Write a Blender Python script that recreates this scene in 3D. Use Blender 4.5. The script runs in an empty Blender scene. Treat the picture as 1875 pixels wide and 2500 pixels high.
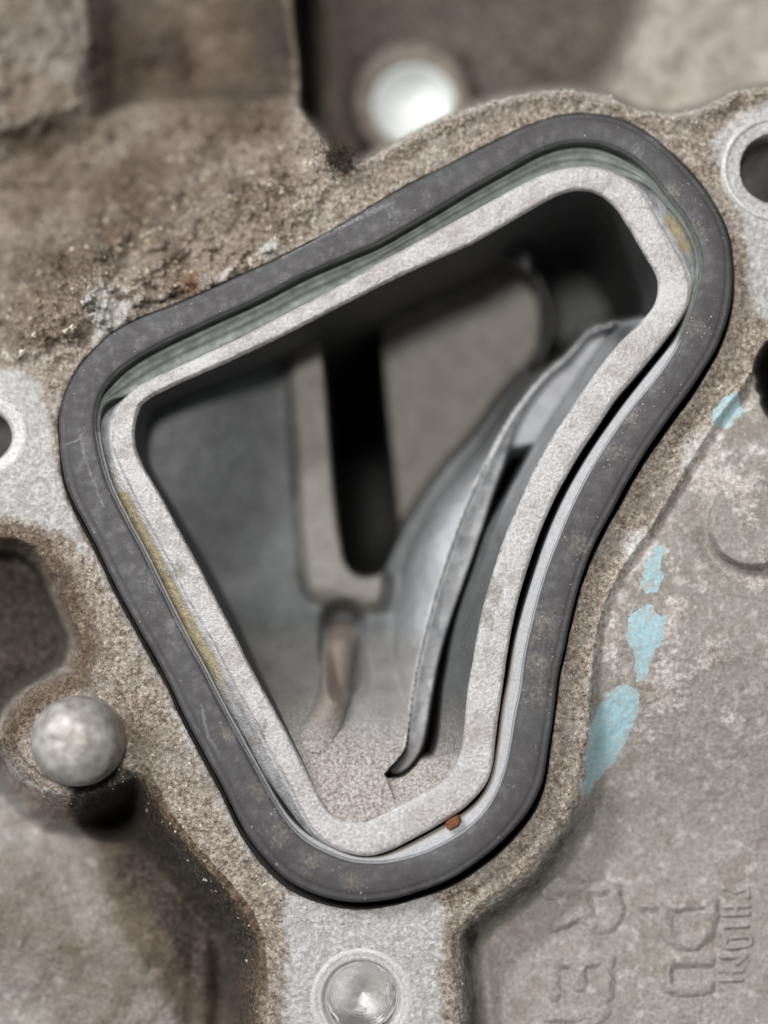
import bpy, math, random
import numpy as np

# ------------------------------------------------------------------ scene, camera, light (1 unit = 1 cm)
sc = bpy.context.scene
sc.unit_settings.system = 'METRIC'
sc.unit_settings.scale_length = 0.01
W, H = 1875.0, 2500.0                       # size of the photograph; contours below are noted in its pixels
CAM = np.array([0.2, -1.6, 20.0])
AIM = np.array([0.0, 0.0, 0.0])
DIST = float(np.linalg.norm(AIM - CAM))
FWD = (AIM - CAM) / DIST
RIGHT = np.cross(FWD, [0, 1, 0]); RIGHT /= np.linalg.norm(RIGHT)
UP = np.cross(RIGHT, FWD)

cd = bpy.data.cameras.new('camera')
cam = bpy.data.objects.new('camera', cd)
sc.collection.objects.link(cam)
from mathutils import Matrix, Vector
M3 = Matrix((RIGHT, UP, -FWD)).transposed()
cam.matrix_world = Matrix.Translation(CAM) @ M3.to_4x4()
cd.sensor_fit = 'VERTICAL'
cd.sensor_height = 24.0
cd.lens = 24.0 * DIST / 10.0
cd.clip_start = 0.5
cd.clip_end = 400
cd.dof.use_dof = True
cd.dof.focus_distance = DIST + 0.05
cd.dof.aperture_fstop = cd.lens / 1000.0 / 1.3
sc.camera = cam

world = bpy.data.worlds.new('World')
sc.world = world
world.use_nodes = True
bgn = world.node_tree.nodes['Background']
bgn.inputs[0].default_value = (0.95, 0.98, 1.0, 1)
bgn.inputs[1].default_value = 0.13


def area(name, toward, dist, size, power, col):
    ld = bpy.data.lights.new(name, 'AREA')
    ld.shape = 'RECTANGLE'
    ld.size, ld.size_y = size
    ld.energy = power
    ld.color = col
    o = bpy.data.objects.new(name, ld)
    sc.collection.objects.link(o)
    d = Vector(toward).normalized()
    o.location = d * dist
    o.rotation_euler = d.to_track_quat('Z', 'Y').to_euler()
    return o


area('work_lamp', (-0.10, 0.17, 1.0), 45, (5, 5), 16500, (1.0, 0.975, 0.95))
area('ceiling_tube', (-0.85, 0.80, 1.0), 60, (30, 5), 30000, (0.97, 0.99, 1.0))

vs = sc.view_settings
vs.view_transform = 'Standard'
vs.look = 'None'
vs.exposure = 0.0
vs.gamma = 1.0
sc.cycles.use_denoising = True
sc.cycles.max_bounces = 6
sc.cycles.diffuse_bounces = 3

# ------------------------------------------------------------------ helpers


def P(u, v, z):
    """point of height z that shows at pixel u, v"""
    u = np.asarray(u, float); v = np.asarray(v, float); z = np.asarray(z, float)
    a = (u - W / 2) / H * 10.0 / DIST
    b = (H / 2 - v) / H * 10.0 / DIST
    d = FWD + a[..., None] * RIGHT + b[..., None] * UP
    t = (z - CAM[2]) / d[..., 2]
    return CAM + t[..., None] * d


def ss(a, b, x):
    t = np.clip((x - a) / (b - a), 0, 1)
    return t * t * (3 - 2 * t)


def lerp(a, b, t):
    return a + (b - a) * t


def _hash(ix, iy, seed):
    n = (ix.astype(np.int64) * 374761393 + iy.astype(np.int64) * 668265263 + seed * 982451653) & 0xFFFFFFFF
    n = ((n ^ (n >> 13)) * 1274126177) & 0xFFFFFFFF
    return ((n ^ (n >> 16)) & 0xFFFF) / 65535.0


def vn(x, y, scale, seed=0):
    """smooth value noise, -1 .. 1"""
    x = x / scale; y = y / scale
    ix = np.floor(x); iy = np.floor(y)
    fx = x - ix; fy = y - iy
    fx = fx * fx * fx * (fx * (fx * 6 - 15) + 10); fy = fy * fy * fy * (fy * (fy * 6 - 15) + 10)
    a = _hash(ix, iy, seed); b = _hash(ix + 1, iy, seed)
    c = _hash(ix, iy + 1, seed); d = _hash(ix + 1, iy + 1, seed)
    return 2 * lerp(lerp(a, b, fx), lerp(c, d, fx), fy) - 1


def fbm(x, y, scale, oct=4, seed=0, gain=0.5):
    s = 0; a = 1; t = 0
    for k in range(oct):
        ca, sa = math.cos(k * 1.1), math.sin(k * 1.1)
        s = s + a * vn(x * ca - y * sa, x * sa + y * ca, scale, seed + 17 * k)
        t += a; a *= gain; scale *= 0.5
    return s / t


def catmull(pts, n=16, closed=True):
    p = np.array(pts, float)
    if closed:
        q = np.vstack([p[-1], p, p[:2]])
        m = len(p)
    else:
        q = np.vstack([2 * p[0] - p[1], p, 2 * p[-1] - p[-2]])
        m = len(p) - 1
    t = np.linspace(0, 1, n, endpoint=False)[:, None]
    out = []
    for i in range(m):
        a, b, c, d = q[i], q[i + 1], q[i + 2], q[i + 3]
        out.append(0.5 * ((2 * b) + (-a + c) * t + (2 * a - 5 * b + 4 * c - d) * t * t + (-a + 3 * b - 3 * c + d) * t ** 3))
    r = np.vstack(out)
    if not closed:
        r = np.vstack([r, p[-1]])
    return r


def seg_dist(poly, x, y, closed=True):
    """unsigned distance to a polyline"""
    p = np.array(poly, float)
    q = np.roll(p, -1, 0) if closed else p[1:]
    p = p if closed else p[:-1]
    best = np.full(x.shape, 1e18)
    for (ax, ay), (bx, by) in zip(p, q):
        dx, dy = bx - ax, by - ay
        l2 = dx * dx + dy * dy
        if l2 < 1e-9:
            continue
        t = np.clip(((x - ax) * dx + (y - ay) * dy) / l2, 0, 1)
        best = np.minimum(best, (x - ax - t * dx) ** 2 + (y - ay - t * dy) ** 2)
    return np.sqrt(best)


def inside(poly, x, y):
    p = np.array(poly, float); q = np.roll(p, -1, 0)
    r = np.zeros(x.shape, bool)
    for (ax, ay), (bx, by) in zip(p, q):
        if ay == by:
            continue
        c = ((ay > y) != (by > y)) & (x < (bx - ax) * (y - ay) / (by - ay) + ax)
        r ^= c
    return r


class Grid:
    def __init__(s, u0, u1, v0, v1, step, k=4):
        nu = int(math.ceil((u1 - u0) / (step * k))); nv = int(math.ceil((v1 - v0) / (step * k)))
        s.k = k; s.step = step
        s.cu, s.cv = np.meshgrid(u0 + np.arange(nu + 1) * step * k, v0 + np.arange(nv + 1) * step * k)
        s.u, s.v = np.meshgrid(u0 + np.arange(nu * k + 1) * step, v0 + np.arange(nv * k + 1) * step)
        s.x = (s.u - W / 2) / 250; s.y = (H / 2 - s.v) / 250

    def upsample(s, c):
        k = s.k
        def up(a):
            n = a.shape[0]
            f = np.arange((n - 1) * k + 1) / k
            i = np.minimum(f.astype(int), n - 2); t = (f - i)[:, None]
            return a[i] * (1 - t) + a[i + 1] * t
        return up(up(c).T).T

    def sd(s, poly, smooth=0):
        """signed pixel distance to a polygon, negative inside"""
        if smooth:
            poly = catmull(poly, smooth)
        d = seg_dist(poly, s.cu, s.cv)
        d = np.where(inside(poly, s.cu, s.cv), -d, d)
        return s.upsample(d)

    def ud(s, line):
        return s.upsample(seg_dist(line, s.cu, s.cv, False))

    def blob(s, cu, cv, r, ang=0, asp=1.0):
        c, n = math.cos(ang), math.sin(ang)
        du, dv = s.u - cu, s.v - cv
        a = du * c + dv * n; b = (-du * n + dv * c) / asp
        return np.exp(-(a * a + b * b) / (r * r))


COL = sc.collection


def mesh_obj(name, verts, faces, mat, parent=None, smooth=True, attrs=None):
    me = bpy.data.meshes.new(name)
    verts = np.asarray(verts, np.float32)
    faces = np.asarray(faces, np.int32)
    me.vertices.add(len(verts)); me.vertices.foreach_set('co', verts.ravel())
    n = faces.shape[1]
    me.loops.add(faces.size); me.loops.foreach_set('vertex_index', faces.ravel())
    me.polygons.add(len(faces))
    me.polygons.foreach_set('loop_start', np.arange(0, faces.size, n, dtype=np.int32))
    me.update(calc_edges=True)
    me.validate()
    me.polygons.foreach_set('use_smooth', np.full(len(me.polygons), smooth))
    for k, a in (attrs or {}).items():
        at = me.color_attributes.new(k, 'FLOAT_COLOR', 'POINT')
        c = np.ones((len(verts), 4), np.float32); c[:, :a.shape[1]] = a
        at.data.foreach_set('color', c.ravel())
    o = bpy.data.objects.new(name, me)
    COL.objects.link(o)
    if mat:
        me.materials.append(mat)
    o.parent = parent
    return o


def loft(rails, closed=True):
    """rails: list of (n,3) arrays -> verts, quads"""
    n = len(rails[0]); v = np.vstack(rails); f = []
    m = n if closed else n - 1
    i = np.arange(m); j = (i + 1) % n
    for k in range(len(rails) - 1):
        f.append(np.stack([k * n + i, k * n + j, (k + 1) * n + j, (k + 1) * n + i], 1))
    return v, np.vstack(f)


def lathe(cx, cy, prof, n=96, jitter=0.0, seed=1):
    th = np.linspace(0, 2 * np.pi, n, endpoint=False)
    rails = []
    for k, (r, z) in enumerate(prof):
        rr = r + jitter * vn(np.cos(th) * 3, np.sin(th) * 3, 0.6, seed + k)
        rails.append(np.stack([cx + rr * np.cos(th), cy + rr * np.sin(th), np.full(n, z)], 1))
    return loft(rails)


def empty(name, loc=(0, 0, 0)):
    o = bpy.data.objects.new(name, None)
    o.empty_display_size = 0.3
    o.location = loc
    COL.objects.link(o)
    return o


def tag(o, label=None, cat=None, group=None, kind=None):
    for k, v in (('label', label), ('category', cat), ('group', group), ('kind', kind)):
        if v:
            o[k] = v
    return o


# ------------------------------------------------------------------ materials
class NT:
    def __init__(s, name):
        s.m = bpy.data.materials.new(name); s.m.use_nodes = True
        s.t = s.m.node_tree; s.b = s.t.nodes['Principled BSDF']
        s.co = s.t.nodes.new('ShaderNodeTexCoord').outputs['Object']

    def n(s, kind, **kw):
        n = s.t.nodes.new(kind)
        for k, v in kw.items():
            setattr(n, k, v)
        return n

    def link(s, a, b):
        s.t.links.new(a, b)

    def noise(s, scale, detail=4, rough=0.55, dist=0.0, vec=None):
        n = s.n('ShaderNodeTexNoise')
        n.inputs['Scale'].default_value = scale; n.inputs['Detail'].default_value = detail
        n.inputs['Roughness'].default_value = rough; n.inputs['Distortion'].default_value = dist
        s.link(vec or s.co, n.inputs['Vector'])
        return n.outputs['Fac']

    def voro(s, scale, feature='F1', out='Distance'):
        n = s.n('ShaderNodeTexVoronoi', feature=feature)
        n.inputs['Scale'].default_value = scale
        s.link(s.co, n.inputs['Vector'])
        return n.outputs[out]

    def ramp(s, fac, stops):
        n = s.n('ShaderNodeValToRGB')
        e = n.color_ramp.elements
        while len(e) < len(stops):
            e.new(0.5)
        for k, (p, c) in enumerate(stops):
            e[k].position = p
            e[k].color = (*c, 1) if isinstance(c, tuple) else (c, c, c, 1)
        s.link(fac, n.inputs[0])
        return n.outputs[0]

    def mix(s, fac, a, b, mode='MIX'):
        n = s.n('ShaderNodeMix', data_type='RGBA', blend_type=mode)
        for sock, val in ((n.inputs[0], fac), (n.inputs[6], a), (n.inputs[7], b)):
            if hasattr(val, 'is_linked') or hasattr(val, 'links'):
                s.link(val, sock)
            elif isinstance(val, tuple):
                sock.default_value = (*val, 1)
            else:
                sock.default_value = val
        return n.outputs[2]

    def math(s, op, a, b=0.0, clamp=False):
        n = s.n('ShaderNodeMath', operation=op, use_clamp=clamp)
        for sock, val in ((n.inputs[0], a), (n.inputs[1], b)):
            if hasattr(val, 'links'):
                s.link(val, sock)
            else:
                sock.default_value = val
        return n.outputs[0]

    def attr(s, name):
        a = s.n('ShaderNodeAttribute', attribute_name=name)
        sp = s.n('ShaderNodeSeparateColor')
        s.link(a.outputs['Color'], sp.inputs[0])
        return sp.outputs

    def edge(s, mask, noise, soft=0.25):
        """mask with a broken, noisy border"""
        a = s.math('ADD', mask, s.math('MULTIPLY', s.math('SUBTRACT', noise, 0.5), 0.9))
        r = s.n('ShaderNodeMapRange', interpolation_type='SMOOTHSTEP')
        s.link(a, r.inputs[0])
        r.inputs[1].default_value = 0.5 - soft; r.inputs[2].default_value = 0.5 + soft
        return r.outputs[0]

    def bump(s, h, strength, dist, normal=None):
        b = s.n('ShaderNodeBump')
        b.inputs['Strength'].default_value = strength; b.inputs['Distance'].default_value = dist
        s.link(h, b.inputs['Height'])
        if normal:
            s.link(normal, b.inputs['Normal'])
        return b.outputs[0]

    def out(s, col, rough, metal=0.0, normal=None, spec=0.5):
        for name, val in (('Base Color', col), ('Roughness', rough), ('Metallic', metal), ('Specular IOR Level', spec)):
            sock = s.b.inputs[name]
            if hasattr(val, 'links'):
                s.link(val, sock)
            elif isinstance(val, tuple):
                sock.default_value = (*val, 1)
            else:
                sock.default_value = val
        if normal:
            s.link(normal, s.b.inputs['Normal'])
        return s.m


def mat_cast():
    """weathered cast aluminium; masks A = bare metal, dirt with painted shade, pale oxide with a painted lit edge; B = grey film, tan, rust; C = oil soaked brown"""
    s = NT('cast_aluminium')
    A = s.attr('maskA'); B = s.attr('maskB'); C = s.attr('maskC')
    nf = s.noise(24, 5, 0.68); nm = s.noise(7, 6, 0.65); nl = s.noise(1.5, 5, 0.6); ng = s.noise(58, 3, 0.7); n3 = s.noise(3.0, 6, 0.66, 0.5)
    dust = s.ramp(nf, [(0.34, (0.105, 0.078, 0.056)), (0.45, (0.27, 0.220, 0.177)), (0.54, (0.405, 0.345, 0.288)), (0.66, (0.68, 0.61, 0.535))])
    dust = s.mix(s.ramp(n3, [(0.52, 0.0), (0.60, 0.8)]), dust, s.mix(0.55, dust, (0.40, 0.375, 0.345)))
    dust = s.mix(s.ramp(nm, [(0.38, 0.85), (0.50, 0.0)]), dust, s.mix(0.6, dust, (0.105, 0.073, 0.048)))
    dust = s.mix(s.ramp(ng, [(0.59, 0.0), (0.65, 0.8)]), dust, (0.70, 0.65, 0.58))
    dust = s.mix(s.ramp(ng, [(0.33, 0.85), (0.40, 0.0)]), dust, (0.05, 0.036, 0.025))
    film = s.ramp(nf, [(0.34, (0.235, 0.214, 0.192)), (0.5, (0.315, 0.294, 0.270)), (0.66, (0.42, 0.396, 0.371))])
    film = s.mix(s.ramp(nl, [(0.42, 0.0), (0.60, 0.6)]), film, s.mix(0.5, film, (0.25, 0.248, 0.208)))
    film = s.mix(s.ramp(n3, [(0.38, 0.75), (0.50, 0.0)]), film, s.mix(0.6, film, (0.175, 0.145, 0.112)))
    film = s.mix(s.ramp(nm, [(0.56, 0.0), (0.66, 0.6)]), film, (0.56, 0.525, 0.49))
    tan = s.ramp(s.noise(4, 5, 0.6), [(0.38, (0.33, 0.285, 0.245)), (0.62, (0.50, 0.45, 0.40))])
    pale = s.ramp(nf, [(0.34, (0.36, 0.33, 0.30)), (0.5, (0.56, 0.535, 0.505)), (0.64, (0.80, 0.78, 0.755))])
    bare = s.ramp(nf, [(0.34, (0.42, 0.402, 0.39)), (0.48, (0.61, 0.592, 0.58)), (0.62, (0.86, 0.845, 0.835))])
    bare = s.mix(s.ramp(nm, [(0.40, 0.5), (0.50, 0.0)]), bare, (0.44, 0.42, 0.405))
    grime_shade = s.ramp(nf, [(0.34, (0.016, 0.012, 0.009)), (0.5, (0.045, 0.036, 0.028)), (0.66, (0.15, 0.125, 0.10))])
    c = dust
    c = s.mix(s.edge(B[0], n3, 0.3), c, film)
    c = s.mix(s.edge(B[1], nm, 0.3), c, tan)
    fp = s.edge(A[2], s.noise(13, 7, 0.75), 0.13)
    c = s.mix(fp, c, pale)
    c = s.mix(s.edge(C[0], n3, 0.38), c, s.mix(1.0, c, (0.40, 0.335, 0.275), 'MULTIPLY'))
    fr = s.edge(B[2], nf, 0.2)
    c = s.mix(s.math('MULTIPLY', fr, 0.6), c, (0.22, 0.095, 0.038))
    fc = s.edge(A[0], s.noise(10, 7, 0.72), 0.17)
    c = s.mix(fc, c, bare)
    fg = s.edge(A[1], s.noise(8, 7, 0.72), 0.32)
    c = s.mix(fg, c, grime_shade)
    rough = s.mix(fc, (0.88, 0.88, 0.88), s.ramp(nf, [(0.35, 0.62), (0.62, 0.38)]))
    metal = s.math('MULTIPLY', fc, 0.4)
    h = s.math('ADD', s.math('MULTIPLY', nf, 1.0), s.math('ADD', s.math('MULTIPLY', ng, 0.5), s.math('MULTIPLY', nm, 1.2)))
    nrm = s.bump(h, 0.85, 0.04)
    bn = nrm.node
    s.link(s.math('SUBTRACT', 0.85, s.math('MULTIPLY', B[0], 0.55)), bn.inputs['Strength'])
    return s.out(c, rough, metal, nrm, 0.3)


def mat_rim():
    s = NT('machined_rim')
    A = s.attr('maskA'); B = s.attr('maskB')    # A: yellow sealant, dirt, burnished spots; B: smooth flank
    nf = s.noise(30, 5, 0.72); nm = s.noise(9, 5, 0.65); nl = s.noise(2.2, 4, 0.6)
    c = s.ramp(nf, [(0.31, (0.46, 0.445, 0.438)), (0.46, (0.65, 0.63, 0.622)), (0.56, (0.78, 0.765, 0.757)), (0.66, (0.96, 0.955, 0.95))])
    c = s.mix(s.ramp(nl, [(0.40, 0.7), (0.55, 0.0)]), c, s.mix(1.0, c, (0.80, 0.755, 0.735), 'MULTIPLY'))
    c = s.mix(s.ramp(nm, [(0.36, 0.6), (0.47, 0.0)]), c, (0.42, 0.385, 0.37))
    c = s.mix(s.math('MULTIPLY', B[0], 0.85), c, s.ramp(nm, [(0.36, (0.27, 0.275, 0.29)), (0.62, (0.46, 0.465, 0.485))]))
    c = s.mix(s.math('MULTIPLY', s.math('MULTIPLY', A[0], 1.5, True), s.ramp(nm, [(0.34, 0.35), (0.48, 0.95)])), c, s.ramp(s.noise(16, 5, 0.7), [(0.35, (0.36, 0.28, 0.15)), (0.65, (0.60, 0.52, 0.32))]))
    c = s.mix(s.math('MULTIPLY', s.edge(A[1], s.noise(24, 5, 0.7), 0.25), 0.8), c, (0.23, 0.185, 0.15))
    fb = s.edge(A[2], nm, 0.2)
    c = s.mix(s.math('MULTIPLY', fb, 0.7), c, (0.78, 0.775, 0.77))
    h = s.math('ADD', nf, s.math('MULTIPLY', nm, 0.8))
    nrm = s.bump(h, 0.9, 0.03)
    return s.out(c, s.ramp(nf, [(0.36, 0.6), (0.64, 0.34)]), 0.4, nrm, 0.5)


def mat_port():
    """smooth die cast skin inside the port; A = pale bluish skin with painted light, sandy floor, painted shade"""
    s = NT('port_skin')
    A = s.attr('maskA'); B = s.attr('maskB')
    nf = s.noise(34, 4, 0.65); nm = s.noise(5, 4, 0.55); nl = s.noise(1.4, 3, 0.5)
    c = s.ramp(nm, [(0.3, (0.072, 0.078, 0.077)), (0.7, (0.105, 0.112, 0.112))])
    c = s.mix(A[0], c, s.ramp(nm, [(0.3, (0.36, 0.37, 0.39)), (0.7, (0.50, 0.51, 0.53))]))
    c = s.mix(B[0], c, s.ramp(nm, [(0.3, (0.165, 0.150, 0.132)), (0.7, (0.22, 0.205, 0.182))]))
    sandy = s.ramp(nf, [(0.34, (0.20, 0.165, 0.135)), (0.5, (0.36, 0.33, 0.315)), (0.66, (0.56, 0.53, 0.52))])
    c = s.mix(A[1], c, sandy)
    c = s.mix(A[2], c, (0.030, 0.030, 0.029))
    c = s.mix(B[1], c, (0.23, 0.18, 0.145))
    c = s.mix(B[2], c, s.ramp(nf, [(0.35, (0.50, 0.49, 0.48)), (0.65, (0.80, 0.785, 0.77))]))
    ng = s.noise(55, 3, 0.7)
    c = s.mix(s.math('MULTIPLY', s.ramp(ng, [(0.60, 0.0), (0.68, 0.35)]), 1.0), c, (0.42, 0.40, 0.36))
    c = s.mix(s.ramp(s.noise(2.4, 6, 0.7, 0.8), [(0.40, 0.25), (0.54, 0.0)]), c, s.mix(1.0, c, (0.6, 0.58, 0.55), 'MULTIPLY'))
    nrm = s.bump(s.math('ADD', nf, s.math('MULTIPLY', nm, 1.5)), 0.4, 0.03)
    return s.out(c, s.mix(A[1], (0.5, 0.5, 0.5), (0.85, 0.85, 0.85)), 0.12, nrm, 0.4)


def mat_rubber():
    s = NT('rubber')
    A = s.attr('maskA')                         # R pale smudges and lip, G inner flank, B brown dust
    nf = s.noise(40, 4, 0.7); nm = s.noise(8, 5, 0.65); nl = s.noise(1.3, 3, 0.5); sp = s.noise(75, 2, 0.6)
    c = s.ramp(nl, [(0.35, (0.037, 0.034, 0.037)), (0.65, (0.055, 0.053, 0.055))])
    c = s.mix(s.ramp(nm, [(0.50, 0.0), (0.72, 0.35)]), c, (0.12, 0.117, 0.119))
    c = s.mix(s.ramp(nf, [(0.58, 0.0), (0.70, 0.4)]), c, (0.15, 0.146, 0.144))
    c = s.mix(s.ramp(sp, [(0.70, 0.0), (0.78, 0.6)]), c, (0.30, 0.28, 0.25))
    c = s.mix(A[1], c, s.ramp(nm, [(0.3, (0.085, 0.097, 0.09)), (0.7, (0.19, 0.205, 0.19))]))
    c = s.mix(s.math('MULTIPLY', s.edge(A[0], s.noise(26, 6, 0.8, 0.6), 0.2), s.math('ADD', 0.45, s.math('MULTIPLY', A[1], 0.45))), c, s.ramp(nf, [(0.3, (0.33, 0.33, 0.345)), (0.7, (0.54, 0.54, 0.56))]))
    c = s.mix(s.math('MULTIPLY', s.edge(A[2], s.noise(30, 5, 0.75), 0.2), 0.7), c, (0.27, 0.235, 0.185))
    nrm = s.bump(nf, 0.12, 0.012)
    return s.out(c, s.ramp(nm, [(0.35, 0.62), (0.65, 0.46)]), 0.0, nrm, 0.4)


def mat_plain(name, c0, c1, scale, rough, metal=0.0, bump=0.2, spec=0.5):
    s = NT(name)
    n = s.noise(scale, 5, 0.6)
    c = s.ramp(n, [(0.3, c0), (0.7, c1)])
    return s.out(c, rough, metal, s.bump(n, bump, 0.02), spec)


def mat_paint():
    s = NT('blue_marking_paint')
    n = s.noise(30, 5, 0.7); m = s.noise(6, 5, 0.65)
    A = s.attr('maskA')
    c = s.ramp(n, [(0.35, (0.27, 0.44, 0.49)), (0.65, (0.40, 0.57, 0.61))])
    c = s.mix(s.ramp(n, [(0.26, 0.8), (0.33, 0.0)]), c, (0.10, 0.15, 0.16))
    c = s.mix(s.ramp(s.noise(48, 3, 0.6), [(0.30, 0.75), (0.36, 0.0)]), c, (0.07, 0.09, 0.09))
    worn = s.math('MULTIPLY', A[0], s.ramp(s.noise(12, 6, 0.75), [(0.46, 0.0), (0.60, 1.0)]))
    c = s.mix(worn, c, (0.36, 0.345, 0.315))
    return s.out(c, 0.62, 0.0, s.bump(n, 0.35, 0.015), 0.35)


def mat_turned():
    """drilled aluminium: dull spot face above, bright anisotropic cut metal down the bore"""
    s = NT('turned_aluminium')
    sx = s.n('ShaderNodeSeparateXYZ'); s.link(s.co, sx.inputs[0])
    mr = s.n('ShaderNodeMapRange'); s.link(sx.outputs[2], mr.inputs[0])
    mr.inputs[1].default_value = -0.30; mr.inputs[2].default_value = -0.25
    mr.inputs[3].default_value = 1.0; mr.inputs[4].default_value = 0.0
    bore = mr.outputs[0]
    w = s.n('ShaderNodeTexWave', wave_type='RINGS', rings_direction='Z')
    w.inputs['Scale'].default_value = 12; w.inputs['Distortion'].default_value = 2.5; w.inputs['Detail'].default_value = 4
    w.inputs['Detail Scale'].default_value = 3
    s.link(s.co, w.inputs['Vector'])
    n = s.noise(38, 5, 0.7); m = s.noise(6, 4, 0.6)
    c = s.ramp(n, [(0.34, (0.35, 0.338, 0.33)), (0.5, (0.49, 0.478, 0.468)), (0.66, (0.70, 0.688, 0.678))])
    c = s.mix(s.ramp(m, [(0.5, 0.0), (0.7, 0.4)]), c, (0.42, 0.40, 0.385))
    c = s.mix(bore, c, s.ramp(w.outputs['Fac'], [(0.1, (0.52, 0.512, 0.504)), (0.9, (0.64, 0.632, 0.624))]))
    h = s.math('ADD', s.math('MULTIPLY', w.outputs['Fac'], 0.07), s.math('MULTIPLY', n, 0.5))
    tg = s.n('ShaderNodeTangent', direction_type='RADIAL', axis='Z')
    s.link(tg.outputs[0], s.b.inputs['Tangent'])
    s.link(s.math('MULTIPLY', bore, 0.85), s.b.inputs['Anisotropic'])
    return s.out(c, s.math('SUBTRACT', 0.60, s.math('MULTIPLY', bore, 0.24)), s.math('ADD', 0.3, s.math('MULTIPLY', bore, 0.7)), s.bump(h, 0.3, 0.015), 0.5)


CAST = mat_cast(); RIM = mat_rim(); PORT = mat_port(); RUBBER = mat_rubber(); PAINT = mat_paint(); TURNED = mat_turned()
GROOVEM = mat_plain('groove_shade', (0.006, 0.006, 0.006), (0.022, 0.019, 0.016), 12, 0.85)  # black that paints the shade of the gap
PIN = mat_plain('pin_metal', (0.22, 0.20, 0.172), (0.56, 0.535, 0.505), 8, 0.52, 0.35, 0.5)
BRIGHT = mat_plain('bright_cut_metal', (0.62, 0.64, 0.625), (0.80, 0.82, 0.805), 3, 0.5, 0.0, 0.05)
RUST = mat_plain('rust', (0.12, 0.035, 0.015), (0.24, 0.085, 0.04), 18, 0.85)
LINT = mat_plain('lint', (0.025, 0.020, 0.012), (0.10, 0.08, 0.05), 20, 0.95)
GRIT = NT('grit'); _r = GRIT.n('ShaderNodeObjectInfo')
GRIT = GRIT.out(GRIT.ramp(GRIT.voro(9, out='Color'), [(0.2, (0.10, 0.08, 0.055)), (0.5, (0.34, 0.29, 0.20)), (0.8, (0.60, 0.56, 0.47))]), 0.8)

# ------------------------------------------------------------------ contours of the seal and the port, in pixels of the photograph
G_OUT = [(950,475),(802,564),(687,624),(573,676),(447,733),(344,773),(269,813),(229,850),(189,897),(163,943),(148,989),(142,1029),(144,1075),(150,1132),(163,1189),(189,1247),(229,1321),(275,1418),(321,1504),(367,1585),(409,1661),(452,1753),(504,1850),(550,1936),(596,2028),(641,2091),(699,2148),(773,2185),(859,2203),(950,2197),(1011,2180),(1097,2148),(1183,2091),(1246,2034),(1297,1971),(1326,1908),(1337,1839),(1349,1765),(1363,1650),(1372,1613),(1386,1545),(1406,1459),(1429,1384),(1458,1315),(1498,1241),(1538,1167),(1584,1092),(1635,1018),(1687,949),(1727,886),(1750,850),(1778,773),(1789,699),(1787,630),(1778,573),(1755,515),(1715,452),(1664,395),(1601,338),(1544,301),(1486,281),(1412,274),(1355,282),(1269,312),(1183,355),(1097,398),(1011,441)]
G_IN = [(925,593),(1040,527),(1154,458),(1240,410),(1314,369),(1372,349),(1429,344),(1486,355),(1544,384),(1589,424),(1635,481),(1675,533),(1698,578),(1711,624),(1711,670),(1698,722),(1680,780),(1663,829),(1629,886),(1595,932),(1543,995),(1498,1058),(1458,1121),(1429,1172),(1395,1241),(1366,1310),(1337,1384),(1314,1459),(1297,1527),(1280,1602),(1271,1679),(1257,1747),(1243,1833),(1223,1908),(1183,1982),(1125,2034),(1040,2080),(959,2102),(916,2106),(859,2102),(802,2082),(745,2051),(699,2005),(659,1942),(619,1868),(578,1793),(538,1719),(493,1630),(452,1556),(401,1453),(344,1338),(298,1252),(263,1178),(243,1109),(232,1046),(234,1000),(252,949),(286,909),(332,874),(401,836),(515,782),(630,730),(745,670),(859,621)]
R_OUT = [(925,641),(1040,578),(1154,515),(1269,452),(1337,421),(1412,405),(1480,410),(1541,440),(1569,468),(1597,515),(1625,564),(1655,615),(1677,662),(1685,697),(1683,728),(1671,765),(1625,828),(1550,919),(1508,966),(1463,1034),(1427,1087),(1391,1147),(1355,1214),(1320,1293),(1292,1373),(1269,1447),(1251,1522),(1237,1602),(1226,1679),(1214,1765),(1207,1822),(1202,1872),(1187,1914),(1163,1943),(1125,1979),(1064,2017),(985,2060),(945,2079),(901,2090),(860,2086),(817,2071),(783,2049),(754,2016),(730,1972),(705,1922),(680,1876),(654,1831),(633,1786),(605,1734),(575,1683),(546,1627),(519,1573),(494,1532),(465,1480),(438,1428),(411,1374),(382,1319),(354,1268),(335,1232),(315,1191),(300,1160),(286,1130),(276,1106),(271,1079),(272,1050),(279,1016),(292,990),(312,963),(342,938),(392,914),(455,885),(515,857),(588,823),(650,790),(760,733),(859,680)]
R_IN = [(925,696),(1040,641),(1154,590),(1269,524),(1343,481),(1400,460),(1448,464),(1482,482),(1513,513),(1548,570),(1578,621),(1603,664),(1611,693),(1607,728),(1594,759),(1562,789),(1512,838),(1463,899),(1415,970),(1367,1040),(1333,1098),(1305,1150),(1278,1208),(1252,1270),(1229,1325),(1206,1396),(1183,1476),(1166,1556),(1154,1630),(1143,1690),(1137,1765),(1128,1835),(1097,1896),(1040,1936),(971,1971),(916,2000),(859,2011),(813,1994),(785,1959),(750,1890),(699,1793),(659,1719),(607,1625),(567,1545),(515,1445),(470,1358),(424,1275),(384,1201),(349,1144),(329,1092),(325,1058),(332,1012),(349,980),(389,955),(458,923),(573,872),(716,803)]

NT_ = 1440
TH = np.linspace(-np.pi, np.pi, NT_, endpoint=False)
CX, CY = 800.0, 1150.0


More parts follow.
